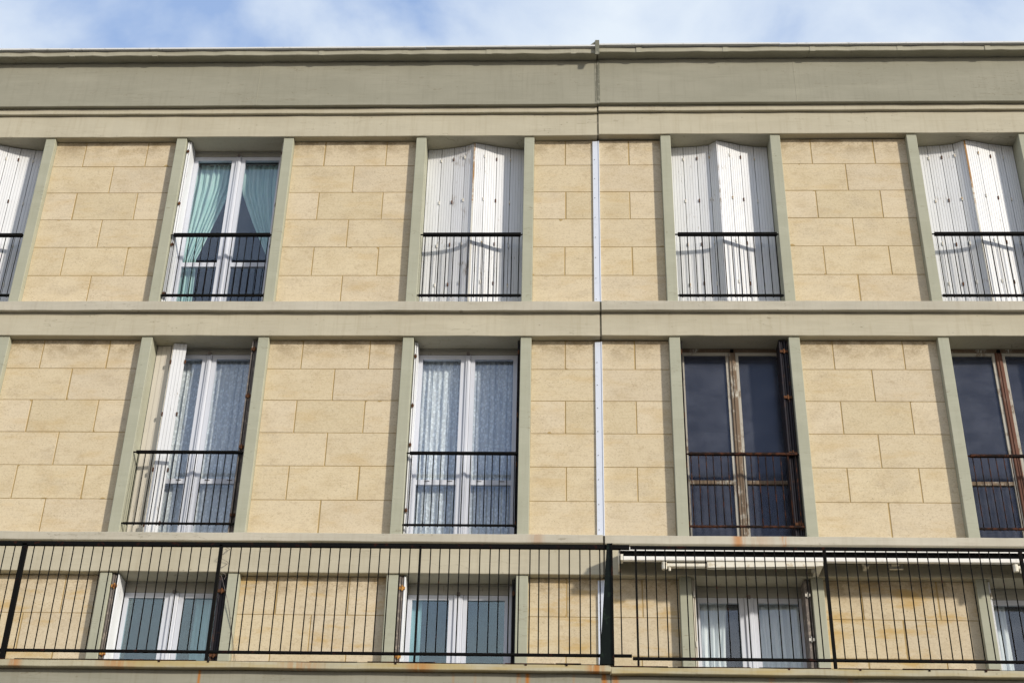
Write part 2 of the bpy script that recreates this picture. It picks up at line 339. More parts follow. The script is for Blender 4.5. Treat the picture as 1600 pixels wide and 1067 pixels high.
def wavy(x0, x1, y0, y1, z0, z1, name, mat, amp=.0025, seed=0, step=.22, zslope=0.0, parent=None):
    """a long cast member: front box whose arrises wander by a few millimetres"""
    rnd = random.Random(seed); m = MB(); n = max(2, int((x1-x0)/step)); b = .006
    prev = None; cols = []
    for i in range(n+1):
        x = x0+(x1-x0)*i/n; a1, a2, a3 = (rnd.uniform(-amp, amp) for _ in range(3))
        cols.append([(x, y1, z0), (x, y0+b+a3, z0+a1), (x, y0+a3, z0+b+a1), (x, y0+a3, z1-b+a2), (x, y0+b+a3, z1+a2), (x, y1, z1)])
    for c in cols: m.v += c
    for i in range(n):
        for j in range(6):
            a = i*6+j; c = i*6+(j+1) % 6; m.f.append((a, c, c+6, a+6)); m.mi.append(0)
    m.f.append(tuple(range(5, -1, -1))); m.mi.append(0); m.f.append(tuple(n*6+j for j in range(6))); m.mi.append(0)
    return m.build(name, mat, parent or bld)
g2 = .011
for side, (x0, x1, dt, dm, dl, sd) in enumerate(((XL, J-g2, 0, 0, 0, 1), (J+g2, XR, .018, .008, -.006, 50))):
    # crown: lintel beam, strip, fascia, cornice lip, coping
    wavy(x0, x1, -.025, .45, 11.222+dt, 11.566+dt, 'beam', M['beam'], seed=sd)
    wavy(x0, x1, -.068, .45, 11.567+dt, 11.652+dt, 'frieze_strip', M['beam'], seed=sd+1)
    wavy(x0, x1, -.122, .45, 11.653+dt, 12.383+dt, 'fascia', M['fascia'], seed=sd+2, amp=.0015)
    lipo = wavy(x0, x1, -.262, .45, 12.384+dt, 12.464+dt, 'cornice', M['lip'], amp=.005, seed=sd+3, step=.16)
    k = 0; x = 5.13 - 1.1*10 if side == 0 else 5.98
    while x < x1-.1:
        if x > x0+.1:
            m = MB(); w = .035; a = -.2652 - .002*random.random(); d0 = random.uniform(-.006, .003)
            m.box(x-w, x+w, a, -.20, 12.381+dt+d0, 12.4635+dt); m.build('cornice_seam', M['lip'], lipo)
        x += 1.1 if side == 0 else 1.12; k += 1
    m = MB(); xx = x0
    while xx < x1-.1:
        xe = min(x1, xx+2.35); dz = random.uniform(-.0015, .003)
        m.box(xx, xe-.004, -.302+random.uniform(-.003, .003), .5, 12.466+dt+dz, 12.489+dt+dz); xx = xe
    m.build('coping', M['zinc'], bld)
    # floor ledges and the lintel beams under them
    wavy(x0, x1, -.085, .45, 8.573+dm, 8.702+dm, 'floor_ledge', M['slab'], seed=sd+5)
    wavy(x0, x1, -.025, .45, 8.262+dm, 8.572+dm, 'beam', M['beam'], seed=sd+6)
    wavy(x0, x1, -.085, .45, 5.664+dl, 5.760+dl, 'floor_ledge', M['slab'], seed=sd+7)
    wavy(x0, x1, -.025, .45, 5.330+dl, 5.663+dl, 'beam', M['beam'], seed=sd+8)
# hairline cracks / daywork joints of the tall fascia, modelled as thin raised seams
for x, dt in ((1.02, 0), (7.98, .018)):
    m = MB(); m.box(x, x+.006, -.1245, -.10, 11.66+dt, 12.378+dt); m.build('fascia_seam', M['lip'], bld)
# joint filler
for (z0, z1, y) in ((11.225, 11.566, -.018), (11.567, 11.652, -.052), (11.653, 12.375, -.112), (12.385, 12.46, -.25), (8.575, 8.70, -.076), (8.264, 8.57, -.016), (5.666, 5.755, -.066), (5.332, 5.66, -.016)):
    m = MB(); m.box(J-.0105, J+.0105, y, .3, z0, z1); m.build('joint_filler', M['sealant'], bld)
# flashing that saddles the coping at the joint
m = MB(); m.prism([(-.306, 12.33), (-.292, 12.33), (-.27, 12.38), (-.27, 12.51), (.3, 12.51), (.3, 12.555), (-.280, 12.58), (-.306, 12.568)], 'x', J-.028, J+.026)
m.prism([(J-.09, 12.493), (J-.03, 12.51), (J-.03, 12.55), (J-.05, 12.53)], 'y', -.30, .3); m.build('joint_flashing', M['flash'], bld)
m = MB(); m.box(J-.006, J+.030, -.1285, -.09, 11.655, 12.38); m.box(J-.030, J-.022, -.1265, -.09, 11.655, 12.38); m.box(J+.008, J+.022, -.1315, -.09, 12.0, 12.38); m.build('joint_bead', M['flash'], bld)

# pilasters
for r, (zt, zb) in enumerate(ROWS):
    for xs in (LX, RX):
        for x in xs:
            dz = (.018, .008, -.006)[r] if x > J else 0
            m = MB(); b = .005
            m.prism([(x+b, 0), (x+PW-b, 0), (x+PW, b), (x+PW, .34), (x, .34), (x, b)], 'z', zb - .01, zt+dz-.0015)
            m.build('pilaster', M['pilaster'], bld)

# stone wall panels, block by block
COURSE = .4145
def panel(x0, x1, zt, zb, ztj, x_left_open=False, seed=0):
    rnd = random.Random(seed); chips = MB()
    m = MB(); m.box(x0+.001, x1-.001, .0895, .33, zb-.008, zt-.002); back = m.build('wall_backing', M['mortar'], bld)
    m = MB(); z = zt-.004; i = 0; zlo = ztj
    Lf = x1-x0
    while z > zb+.02:
        z0 = max(zlo, zb)
        cuts = [0, .25, .75, 1] if i % 2 == 0 else [0, .5, 1]
        cuts = [c if c in (0, 1) else c + rnd.uniform(-.008, .008) for c in cuts]
        for a, b_ in zip(cuts, cuts[1:]):
            ga = .006 if a > 0 else -.0; gb = .006 if b_ < 1 else -.0
            if rnd.random() < .35: gb += .004
            xa, xb = x0+a*Lf+ga, x0+b_*Lf-gb
            if rnd.random() < .30:
                for _ in range(rnd.choice((1, 1, 2))):
                    cx_ = rnd.choice((xa, xb, rnd.uniform(xa, xb))); cz_ = rnd.choice((z0+.003, z-.003)); sg = 1 if cz_ < (z0+z)/2 else -1; w_ = rnd.uniform(.012, .045); h_ = rnd.uniform(.008, .028)
                    pl = [(min(max(cx_+w_*u, xa), xb), cz_+sg*h_*v) for u, v in ((-1, -.15), (1, -.15), (.7, .4), (.25, .75+.3*rnd.random()), (-.3, .9), (-.75, .45))]
                    chips.prism(pl, 'y', .0836, .088)
            m.bbox(xa, xb, .085 + rnd.uniform(-.0007, .0007), .0905, z0+.0035+rnd.uniform(-.0008, .0008), z-.0030, .0025)
        z = z0; zlo = z0-COURSE; i += 1
    o = m.build('wall_panel', M['stone'], back)
    if chips.v: chips.build('mortar_patch', M['mortar'], back)
    return back
spans = [(XL, LX[0])] + [(RX[k]+PW, LX[k+1]) for k in range(5)] + [(RX[5]+PW, XR)]
for r, (zt, zb) in enumerate(ROWS):
    first = (10.829, 7.876, 4.90)[r]
    for k, (a, b) in enumerate(spans):
        if k == 0 or k == 6: a, b = (b-1.58, b) if k == 0 else (a, a+1.58)
        dz = (.012, .006, -.004)[r] if a > J else 0
        panel(a, b, zt+dz, zb, first+dz, seed=r*10+k)
# chipped mortar repairs on a few block corners
# core, roof and back of the building, ground floor
m = MB(); m.box(XL, -4.75, .33, .45, GZ, 12.4); m.box(15.3, XR, .33, .45, GZ, 12.4); m.box(XL, XL+.3, .451, 11, GZ, 12.45); m.box(XR-.3, XR, .451, 11, GZ, 12.45); m.box(XL, XR, 11.001, 11.3, GZ, 12.45)
m.build('outer_wall', M['beam'], bld)
m = MB(); m.box(XL+.3, XR-.3, .501, 11, 12.30, 12.49); m.build('roof', M['flash'], bld)
m = MB(); m.box(XL, XR, -1.50, .5, 3.20, 3.44)
m.build('balcony_floor', M['beam'], bld)
for (x0, x1, dz) in ((XL, 5.435, 0), (5.442, XR, -.018)):
    wavy(x0, x1, -1.605, -1.30, 3.806+dz, 3.868+dz, 'balcony_ledge', M['balcony'], amp=.004, seed=77+int(x0), step=.3)
    m = MB(); x = x0+.02; rr = random.Random(5); m.box(x0, x1, -1.6035, -1.50, 3.8690+dz, 3.8705+dz)
    while x < x1-.4:
        w = rr.uniform(.15, .7)
        if rr.random() < .8: m.box(x, x+w, -1.608, -1.501, 3.8700+dz, 3.8700+dz+rr.uniform(.003, .008))
        if rr.random() < .3: m.box(x+w*.4, x+w*.4+.018, -1.6095, -1.502, 3.853+dz, 3.8715+dz)
        x += w+rr.uniform(.0, .12)
    m.build('ledge_flashing', M['rusty_rail'], bld)
    wavy(x0, x1, -1.530, -1.32, 3.05+dz, 3.805+dz, 'balcony_front', M['balcony_front'], amp=.001, seed=79+int(x0))
m = MB(); m.box(5.4351, 5.4419, -1.515, -1.32, 3.06, 3.80); m.build('joint_filler', M['sealant'], bld)
m = MB()
for k in range(7):
    x = -6.0+k*3.5; m.box(x, x+.45, -.02, .43, GZ, 3.199)
m.build('shopfront_pier', M['pilaster'], bld)
m = MB(); m.box(XL, XR, .435, .6, GZ, 3.199); m.build('shopfront_wall', M['beam'], bld)

# ---------------------------------------------------------------- windows
def window(k, r, style='pvc', glassm='glass', fy=.29, transom=None, jamb=.045, tz=None, sill=.03, dz=0, header=.055, interior=True, stilem=None, mull=.125, brown=None):
    xl, xr = LX[k]+PW, RX[k]; zt, zb = ROWS[r]; zt += dz
    fm = {'pvc': M['pvc'], 'grey': M['pvc_grey'], 'wood': M['old_wood'], 'red': M['old_wood']}[style]
    sm = {'pvc': M['pvc'], 'grey': M['pvc'], 'wood': M['putty'], 'red': M['putty']}[style]
    cm = {'pvc': M['pvc'], 'grey': M['pvc'], 'wood': M['old_wood'], 'red': M['red_wood']}[style]
    xc = (xl+xr)/2
    m = MB(); m.box(xl, xl+jamb, fy, fy+.07, zb, zt-.001); m.box(xr-jamb, xr, fy, fy+.07, zb, zt-.001)
    m.box(xl+jamb, xr-jamb, fy, fy+.07, zb, zb+sill)
    w = m.build('window', fm, bld)
    m = MB(); m.box(xl+jamb, xr-jamb, fy+.001, fy+.07, zt-header, zt-.001); m.box(xl+.02, xr-.02, fy-.012, fy, zt-.020, zt-.006); m.box(xl+jamb, xr-jamb, fy-.004, fy, zt-header*.55-.004, zt-header*.55+.004)
    m.build('head_rail', M['head'] if style in ('pvc', 'grey') else fm, w)
    sw = .05 if style != 'wood' and style != 'red' else .032
    hs = .055 if style in ('pvc', 'grey') else .04
    for sgn in (-1, 1):
        a = xl+jamb+.002 if sgn < 0 else xc+mull/2-.028
        b = xc-mull/2+.028 if sgn < 0 else xr-jamb-.002
        z0, z1 = zb+sill+.002, zt-header-.002
        m = MB(); y0, y1 = fy+.012, fy+.060
        m.box(a, a+sw, y0, y1, z0, z1); m.box(b-sw, b, y0, y1, z0, z1)
        m.box(a+sw, b-sw, y0, y1, z1-hs, z1); m.box(a+sw, b-sw, y0, y1, z0, z0+.075)
        if tz and style in ('pvc', 'grey'): m.box(a+sw, b-sw, y0+.003, y1, tz-.030, tz+.030)
        sash = m.build('sash', sm, w)
        if tz and style not in ('pvc', 'grey'):
            mb_ = MB(); mb_.bbox(a+sw, b-sw, y0-.002, y1, tz-.026, tz+.020, .003); mb_.build('glazing_bar', M['old_wood'], w)
        m = MB()
        zs = [(z0+.075, tz-.030), (tz+.030, z1-hs)] if tz else [(z0+.075, z1-hs)]
        for (p, q) in zs: m.box(a+sw, b-sw, fy+.034, fy+.038, p, q)
        m.build('pane', M[glassm], w)
    m = MB(); h = mull/2-.031
    m.bbox(xc-h, xc+h, fy-.006, fy+.055, zb+sill+.002, zt-header-.002, .008)
    m.bbox(xc-.006, xc+.020, fy-.014, fy-.0065, zb+sill+.03, zt-header-.03, .004)
    m.build('mullion', cm, w)
    m = MB(); m.box(xc-.018, xc+.018, fy-.03, fy-.007, zt-header-.014, zt-header+.02); m.build('latch_keeper', M['black'] if style != 'pvc' else M['grey_shutter'], w)
    if tz:
        m = MB()
        for q in (xl+jamb+.15, xc-.18, xc+.15, xr-jamb-.18):
            m.box(q, q+.055, fy+.008, fy+.014, tz+.010, tz+.016)
        if style == 'pvc' and r == 1: m.build('drain_cap', M['screw'], w)
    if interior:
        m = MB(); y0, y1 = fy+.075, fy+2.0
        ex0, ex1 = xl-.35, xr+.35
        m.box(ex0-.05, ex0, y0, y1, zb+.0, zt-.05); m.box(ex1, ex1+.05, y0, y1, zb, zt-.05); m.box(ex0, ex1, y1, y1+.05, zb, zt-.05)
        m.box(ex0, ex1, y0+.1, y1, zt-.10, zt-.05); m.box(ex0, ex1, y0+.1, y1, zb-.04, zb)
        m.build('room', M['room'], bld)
    return w
# light-tight inner lining between the rooms
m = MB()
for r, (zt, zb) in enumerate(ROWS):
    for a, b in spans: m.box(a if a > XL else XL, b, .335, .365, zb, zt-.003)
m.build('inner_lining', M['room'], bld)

# ---------------------------------------------------------------- shutters
def leaf(m, p, q, z0, z1, slats=5, gap=.0034, th=.0135):
    """one shutter leaf standing between plan points p and q (front edges), vertical ribs"""
    p, q = Vector((*p, 0)), Vector((*q, 0)); d = q-p; Ln = d.length; d.normalize(); nrm = Vector((d.y, -d.x, 0))
    if nrm.y > 0: nrm = -nrm
    ang = math.atan2(d.y, d.x)
    sw = (Ln-.004)/slats
    for i in range(slats):
        a = p+d*(.002+i*sw+gap/2); b = p+d*(.002+(i+1)*sw-gap/2); c = (a+b)/2
        m.cur = 0; m.obox(c.x, c.y, z0, z1, ang, (b-a).length/2, 0.0, th-.008)
    c = (p+q)/2; c2 = c-nrm*(th-.0078)
    m.cur = 1; m.obox(c2.x, c2.y, z0+.002, z1-.002, ang, Ln/2-.003, 0, .006); m.cur = 0
def hinge_set(m, pt, zs, mi_main, proud=.012):
    for z in zs:
        z += random.uniform(-.012, .012)
        m.box(pt[0]-.007, pt[0]+.007, pt[1]-proud, pt[1]+.006, z-.024, z+.024)
def closed_shutter(k, r, plan, worn=0, edge='bare', dz=0):
    """plan: list of (x, y) joints, the highest peak in the middle"""
    zt, zb = ROWS[r]; zt += dz; peak = min(range(len(plan)), key=lambda i: plan[i][1])
    zs = [zt-.20, zt-.86, zt-1.52, zt-2.1, zt-2.42]
    for part, (i0, i1) in enumerate(((0, peak), (peak, len(plan)-1))):
        root = None
        for i in range(i0, i1):
            p, q = plan[i], plan[i+1]
            m = MB(); z1 = zt-.006-random.uniform(0, .004); leaf(m, p, q, zb+.012, z1)
            mt = M['shutter_worn'] if (worn and i in (peak-1, peak-2)) else M['shutter']
            if root is None: root = m.build('folding_shutter', [mt, M['groove']], bld)
            else: m.build('shutter_leaf', [mt, M['groove']], root)
        for i in range(i0+1, i1):
            m = MB(); hinge_set(m, plan[i], zs, 0); m.build('hinge', M['hinge_white'] if i % 2 else M['rust'], root)
        if part == 0:
            m = MB(); x, y = plan[peak]
            m.box(x-.017, x+.002, y-.006, y+.03, zb+.012, zt-.012); m.build('meeting_edge', M['bare_edge'] if edge == 'bare' else M['shutter_worn'], root)
        if part == 0:
            m = MB(); m.box(plan[peak][0]+.0035, plan[peak][0]+.010, plan[peak][1]+.004, plan[peak][1]+.03, zb+.012, zt-.012); m.build('meeting_gap', M['awning_dark'], root)
def stack(k, r, side, n=4, mat='dark_shutter', hinge='rust', wtot=.095, y0=.05, y1=.265, dz=0, zs=None):
    """shutter leaves folded against a reveal"""
    zt, zb = ROWS[r]; zt += dz
    x = LX[k]+PW+.006 if side < 0 else RX[k]-.006-wtot
    t = wtot/n
    root = None
    for i in range(n):
        m = MB(); a = x+i*t+.003; b = x+(i+1)*t-.003; yy = y0+(i % 2)*.012+random.uniform(0, .006)
        m.bbox(a, b, yy, y1, zb+.015, zt-.010-random.uniform(0, .01), .003)
        mm = M['shutter'] if (side < 0 and r == 2 and k in (1, 2) and i == n-1) else M[mat]
        if root is None: root = m.build('folded_shutter', mm, bld)
        else: m.build('shutter_leaf', mm, root)
    for z in (zs or [zt-.18, zt-1.0, zt-1.62, zt-2.33]):
        if z > zb:
            m = MB(); rr = .009 if hinge != 'rust' or wtot > .06 else .0055
            m.tube([(x+wtot*.5, y0-.007, z-.03), (x+wtot*.5, y0-.007, z+.03)], rr); m.box(x+.006, x+wtot-.006, y0-.009, y0+.001, z-.016, z+.016)
            m.build('hinge', M[hinge], root)
    return root

def plan(k, pts):   # pts: x and depth, stretched to fill the opening
    xl, xr = LX[k]+PW+.004, RX[k]-.004; a, b = pts[0][0], pts[-1][0]
    return [(xl+(x-a)/(b-a)*(xr-xl), y) for x, y in pts]
closed_shutter(1+1, 0, plan(2, [(3.25, .262), (3.43, .246), (3.59, .218), (3.734, .178), (3.865, .118), (3.99, .15), (4.142, .20), (4.314, .235), (4.49, .262)]), worn=1)
closed_shutter(3, 0, plan(3, [(6.365, .25), (6.535, .243), (6.705, .230), (6.856, .203), (6.96, .110), (7.11, .155), (7.25, .20), (7.425, .235), (7.60, .25)]), dz=.018, edge='white')
closed_shutter(4, 0, plan(4, [(9.46, .25), (9.64, .242), (9.80, .226), (9.955, .198), (10.09, .120), (10.24, .15), (10.40, .195), (10.57, .23), (10.72, .25)]), dz=.018)
closed_shutter(0, 0, plan(0, [(-2.96, .25), (-2.80, .242), (-2.64, .225), (-2.49, .19), (-2.36, .115), (-2.226, .16), (-2.082, .20), (-1.904, .235), (-1.70, .25)]))
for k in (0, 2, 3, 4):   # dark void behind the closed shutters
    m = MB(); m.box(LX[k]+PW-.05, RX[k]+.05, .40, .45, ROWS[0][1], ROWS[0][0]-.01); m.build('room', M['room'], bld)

# row by row
window(1, 0, 'pvc', 'glass', tz=9.478, header=.075, jamb=.05, mull=.13)
window(0, 1, 'pvc', 'glass', tz=6.54); window(1, 1, 'pvc', 'glass', tz=6.54, header=.075, jamb=.045); window(2, 1, 'pvc', 'glass', tz=6.54, header=.075, jamb=.038)
w13 = window(3, 1, 'wood', 'glass_dark', tz=6.56, dz=.008, jamb=.03, header=.04, mull=.14)
w14 = window(4, 1, 'red', 'glass_dark', tz=6.56, dz=.008, jamb=.03, header=.04, mull=.14)
w14['label'] = 'window with rust red centre post and chalky frame edges'; window(5, 0, 'pvc', 'glass', tz=9.478); window(5, 1, 'pvc', 'glass', tz=6.54)
w13['label'] = 'window with weathered bare wood frame and dark dusty glass'
for k in (0, 1, 2): window(k, 2, 'pvc', 'glass_sky', header=.12, jamb=.075, mull=.16, sill=.05)
for k in (3, 4, 5): window(k, 2, 'pvc', 'glass_pale', header=.12, jamb=.05, mull=.16, sill=.05, dz=-.006)
# folded shutters in the reveals
stack(1, 0, -1, 2, 'shutter', 'rust', .045, y1=.28); stack(1, 0, 1, 2, 'cream_shutter', 'rust', .03, y0=.09)
stack(2, 1, -1, 2, 'shutter', 'rust', .04, y0=.09, y1=.28, zs=[8.05, 7.4, 6.9, 6.1]); stack(2, 1, 1, 2, 'dark_shutter', 'rust', .03, y0=.05)
stack(1, 1, 1, 3, 'grey_shutter', 'rust', .075, zs=[8.12, 7.50, 6.85, 6.02])
s13 = stack(3, 1, 1, 4, 'dark_shutter', 'rust', .105, dz=.008, zs=[8.1, 7.50, 6.80, 5.95]); stack(3, 1, -1, 2, 'dark_shutter', 'rust', .02, dz=.008)
stack(4, 1, 1, 4, 'dark_shutter', 'rust', .09, dz=.008)
stack(1, 2, -1, 3, 'grey_shutter', 'orange_rust', .075, y0=.02, zs=[5.18, 4.44]); stack(1, 2, 1, 3, 'dark_shutter', 'rust', .095, y0=.04, zs=[5.14, 4.44])
stack(2, 2, -1, 3, 'grey_shutter', 'orange_rust', .075, y0=.02, zs=[5.18, 4.44]); stack(2, 2, 1, 2, 'dark_shutter', 'rust', .04, y0=.08)
stack(3, 2, -1, 2, 'cream_shutter', 'hinge_white', .035, y0=.03, dz=-.006, zs=[5.14, 4.60]); stack(3, 2, 1, 2, 'grey_shutter', 'hinge_white', .07, y0=.03, dz=-.006, zs=[5.14, 4.66])
stack(4, 2, -1, 2, 'shutter', 'hinge_white', .03, y0=.03, dz=-.006)
# half-open shutter of the middle left window
z1 = 8.262
m = MB(); leaf(m, (.162, .225), (.338, .215), 5.772, z1-.008, 3); s = m.build('folding_shutter', [M['cream_shutter'], M['groove']], bld)
m = MB(); leaf(m, (.342, .215), (.372, .150), 5.772, z1-.012, 3); m.build('shutter_leaf', [M['cream_shutter'], M['groove']], s)
m = MB(); leaf(m, (.378, .150), (.535, .162), 5.772, z1-.010, 4); m.build('shutter_leaf', [M['shutter'], M['groove']], s)
m = MB(); hinge_set(m, (.372, .150), [8.0, 7.3, 6.6, 5.95], 0); m.build('hinge', M['rust'], s); m = MB(); hinge_set(m, (.540, .165), [8.02, 7.32, 6.62, 5.97], 0); m.build('hinge', M['rust'], s)

# ---------------------------------------------------------------- curtains
def curtain(name, label, mat, inner, outer, ztop, zbot, y=.44, n=9, amp=.022, group=None, seed=0):
    """pleated cloth; inner/outer give x at height z"""
    rnd = random.Random(seed); cx = (inner(ztop)+outer(ztop))/2
    t = thing(name, label, 'curtain', (cx, y, zbot), group)
    m = MB(); nu, nv = n*10, 26; off = Vector((cx, y, zbot)); ph = [rnd.uniform(-.9, .9) for _ in range(nu+1)]
    for j in range(nv+1):
        z = ztop+(zbot-ztop)*j/nv
        for i in range(nu+1):
            u = i/nu; uu = u+.012*math.sin(7*u+seed)+.006*math.sin(23*u+j*.05)
            x = outer(z)+(inner(z)-outer(z))*u
            a = 2*math.pi*n*uu
            m.v.append((x+.006*math.sin(a*2+1), y+amp*(.62*math.sin(a+1.6*math.sin(5.1*u+seed))+.38*math.sin(a*.41+seed)+.22*math.sin(a*2.3+2*seed))+.004*math.sin(z*9+u*20), z))
    for j in range(nv):
        for i in range(nu):
            a = j*(nu+1)+i; m.f.append((a, a+1, a+nu+2, a+nu+1)); m.mi.append(0)
    m.build('cloth', mat, t, smooth=True)
    m = MB(); xa, xb = sorted((inner(ztop), outer(ztop))); m.tube([(xa-.02, y, ztop+.012), (xb+.02, y, ztop+.012)], .008); m.build('curtain_rod', M['pvc_grey'], t)
    return t
def pw(pts):
    def f(z):
        for (z0, x0), (z1, x1) in zip(pts, pts[1:]):
            if z <= z0 and z >= z1: return x0+(x1-x0)*(z0-z)/(z0-z1)
        return pts[0][1] if z > pts[0][0] else pts[-1][1]
    return f
con = lambda v: (lambda z: v)
gt, gl_ = 'teal curtains of the open upper window', 'lace curtains of the middle windows'
curtain('curtain', 'teal sheer curtain tied back to the left in the upper window', M['teal'], pw([(11.1, .70), (10.75, .69), (10.37, .60), (9.93, .47), (9.6, .37), (9.45, .40), (8.7, .42)]), con(.185), 11.11, 8.72, seed=1, n=8)
curtain('curtain', 'teal sheer curtain tied back to the right in the upper window', M['teal'], pw([(11.1, .80), (10.68, .84), (10.17, 1.05), (9.68, 1.28), (9.5, 1.33), (8.7, 1.31)]), con(1.40), 11.11, 8.72, seed=2, n=8)
for k, w1, w2 in ((1, 'left pane of the window with a half open white shutter', 'right pane of the window with a half open white shutter'), (2, 'left pane of the middle window beside the pale joint cover', 'right pane of the middle window beside the pale joint cover')):
    xl, xr = LX[k]+PW, RX[k]; xc = (xl+xr)/2
    curtain('lace_curtain', 'white lace curtain behind the '+w1, M['lace'], con(xc-.02), con(xl+.03), 8.17, 5.77, y=.41, n=8, amp=.014, seed=3+k, group='white lace curtains in the middle storey')
    curtain('lace_curtain', 'white lace curtain behind the '+w2, M['lace'], con(xr-.03), con(xc+.02), 8.17, 5.77, y=.41, n=8, amp=.014, seed=6+k, group='white lace curtains in the middle storey')
curtain('curtain', 'pale aqua curtain drawn to the right side of the leftmost balcony window', M['pale_teal'], con(1.00), con(1.30), 5.2, 3.5, y=.45, n=5, amp=.02, seed=11)
curtain('curtain', 'pale aqua curtain at the left edge of the second balcony window', M['pale_teal'], con(3.47), con(3.24), 5.2, 3.5, y=.43, n=3, amp=.012, seed=12)
curtain('curtain', 'narrow white curtain edge at the right of the second balcony window', M['sheer'], con(4.40), con(4.50), 5.2, 3.5, y=.43, n=2, amp=.01, seed=13)
curtain('curtain', 'white curtain gathered left of centre in the window under the awning', M['sheer'], pw([(5.2, 6.76), (4.6, 6.72), (3.5, 6.74)]), con(6.38), 5.19, 3.5, y=.42, n=5, amp=.022, seed=14)
curtain('curtain', 'white curtain filling the right pane of the window under the awning', M['sheer'], pw([(5.2, 7.02), (4.5, 7.06), (3.5, 7.03)]), con(7.60), 5.19, 3.5, y=.42, n=7, amp=.022, seed=15)
curtain('curtain', 'white curtain at the left edge of the far right balcony window', M['sheer'], con(9.72), con(9.48), 5.19, 3.5, y=.42, n=3, amp=.015, seed=16)

# ---------------------------------------------------------------- window guard railings
def guard(k, r, label, mat, zt0, zt1, zb0, zb1, n, lean=.0, dz=0):
    xl, xr = LX[k]+PW, RX[k]; y = .025
    t = thing('window_railing', label, 'railing', ((xl+xr)/2, y, zb0+dz), 'low railings across the full height windows')
    zt0, zt1, zb0, zb1 = (v+dz for v in (zt0, zt1, zb0, zb1))
    m = MB(); m.bbox(xl+.035, xr-.02, y-.022, y+.016, zt0, zt1, .004); m.build('top_rail', mat, t)
    m = MB(); m.bbox(xl+.02, xr-.01, y-.010, y+.010, zb0, zb1, .003); m.build('bottom_rail', mat, t)
    for (a, b, z) in ((xl-.004, xl+.036, (zt0+zt1)/2), (xr-.021, xr+.004, (zt0+zt1)/2), (xl-.004, xl+.022, (zb0+zb1)/2), (xr-.012, xr+.004, (zb0+zb1)/2)):
        m = MB(); m.tube([(a, y, z), (b, y, z)], .009, 6); m.build('wall_pin', mat, t)
    first = None; off = Vector(t.location)
    w = (xr-xl-.10)
    for i in range(n):
        x = xl+.06+w*i/(n-1)
        if first is None:
            m = MB(); m.tube([(x, y, zb0-.012), (x, y, zt0)], .0058, 6); first = m.build('bar', mat, t, True); fx = x
        else:
            c = first.copy(); COL.objects.link(c); c.parent = t; c.location = (x-fx+random.uniform(-.003, .003), random.uniform(-.002, .002), 0); c.rotation_euler.y = random.uniform(-.0025, .0025)*0
    return t
R1 = (9.706, 9.748, 8.835, 8.867); R2 = (6.752, 6.782, 5.893, 5.916)
guard(0, 0, 'black railing in front of white shutters at the far left edge', M['black'], *R1, 14)
guard(1, 0, 'black railing in front of the upper window with teal curtains', M['black'], *R1, 14)
guard(2, 0, 'black railing in front of flaking white shutters left of the pale joint cover', M['black'], *R1, 14)
guard(3, 0, 'black railing in front of white shutters right of the pale joint cover', M['black'], *R1, 14)
guard(4, 0, 'black railing in front of white shutters at the upper right edge', M['black'], *R1, 14)
guard(1, 1, 'black railing in front of the window with a half open white shutter', M['black'], *R2, 15)
guard(2, 1, 'black railing in front of the lace curtained window beside the pale joint cover', M['black'], *R2, 15)
guard(3, 1, 'rusty railing in front of the old window with weathered wood frame', M['rusty_rail'], *R2, 15, dz=.004)
guard(4, 1, 'rusty railing in front of the window with a rust red centre post', M['rusty_rail'], *R2, 15, dz=-.006)

# ---------------------------------------------------------------- balcony railings
YB = -1.580
def balcony(label, x0, x1, posts, zt, zb, zl, nper, mat, rh):
    t = thing('balcony_railing', label, 'railing', ((x0+x1)/2, YB, zl), 'black railings along the balcony')
    m = MB(); m.bbox(x0, x1, YB-.020, YB+.010, zt-rh, zt, .003); m.build('top_rail', mat, t)
    m = MB(); m.bbox(x0, x1, YB-.015, YB+.015, zb-.024, zb, .003); m.build('bottom_rail', mat, t)
    for (x, w) in posts:
        m = MB(); m.box(x-w/2, x+w/2, YB-.02, YB+.022, zl, zt-.025) if w > .015 else m.tube([(x, YB, zl), (x, YB, zt-.025)], w/2); m.build('post', mat, t)
    ps = [p[0] for p in posts]; first = None; cnt = 0
    lim = [x0]+ps+[x1]
    for a, b in zip(lim, lim[1:]):
        sp = nper
        n = max(1, round((b-a)/sp))
        for i in range(1, n):
            x = a+(b-a)*i/n; cnt += 1
            if first is None:
                m = MB(); m.tube([(x, YB, zb-.028), (x, YB, zt-.025)], .0058, 6); first = m.build('bar', mat, t, True); fx = x
            else:
                c = first.copy(); COL.objects.link(c); c.parent = t; c.location = (x-fx+random.uniform(-.005, .005), 0, 0)
    return t
bl = balcony('black balcony railing left of the thick dark divider', -2.1, 5.632, [(-.19, .045), (1.72, .028), (3.64, .018)], 5.035, 3.972, 3.868, .0965, M['balcony_black'], .044)
br = balcony('black balcony railing right of the thick dark divider under the awning', 5.640, 14.4, [(5.690, .018), (7.47, .026), (9.30, .026), (11.13, .026), (12.95, .026), (14.38, .02)], 5.026, 3.948, 3.850, .094, M['balcony_black'], .028)
t = thing('balcony_divider', 'thick dark tapered divider plate between the two balcony railings', 'divider', (5.41, -1.5, 3.868))
m = MB()
m.prism([(5.335, 3.869), (5.453, 3.869), (5.462, 5.04), (5.418, 5.04)], 'y', YB-.04, YB+.04); m.build('plate', M['divider'], t)
m = MB(); m.box(5.455, 5.470, YB-.055, YB+.055, 3.869, 5.036); m.build('edge_strip', M['balcony_black'], t)

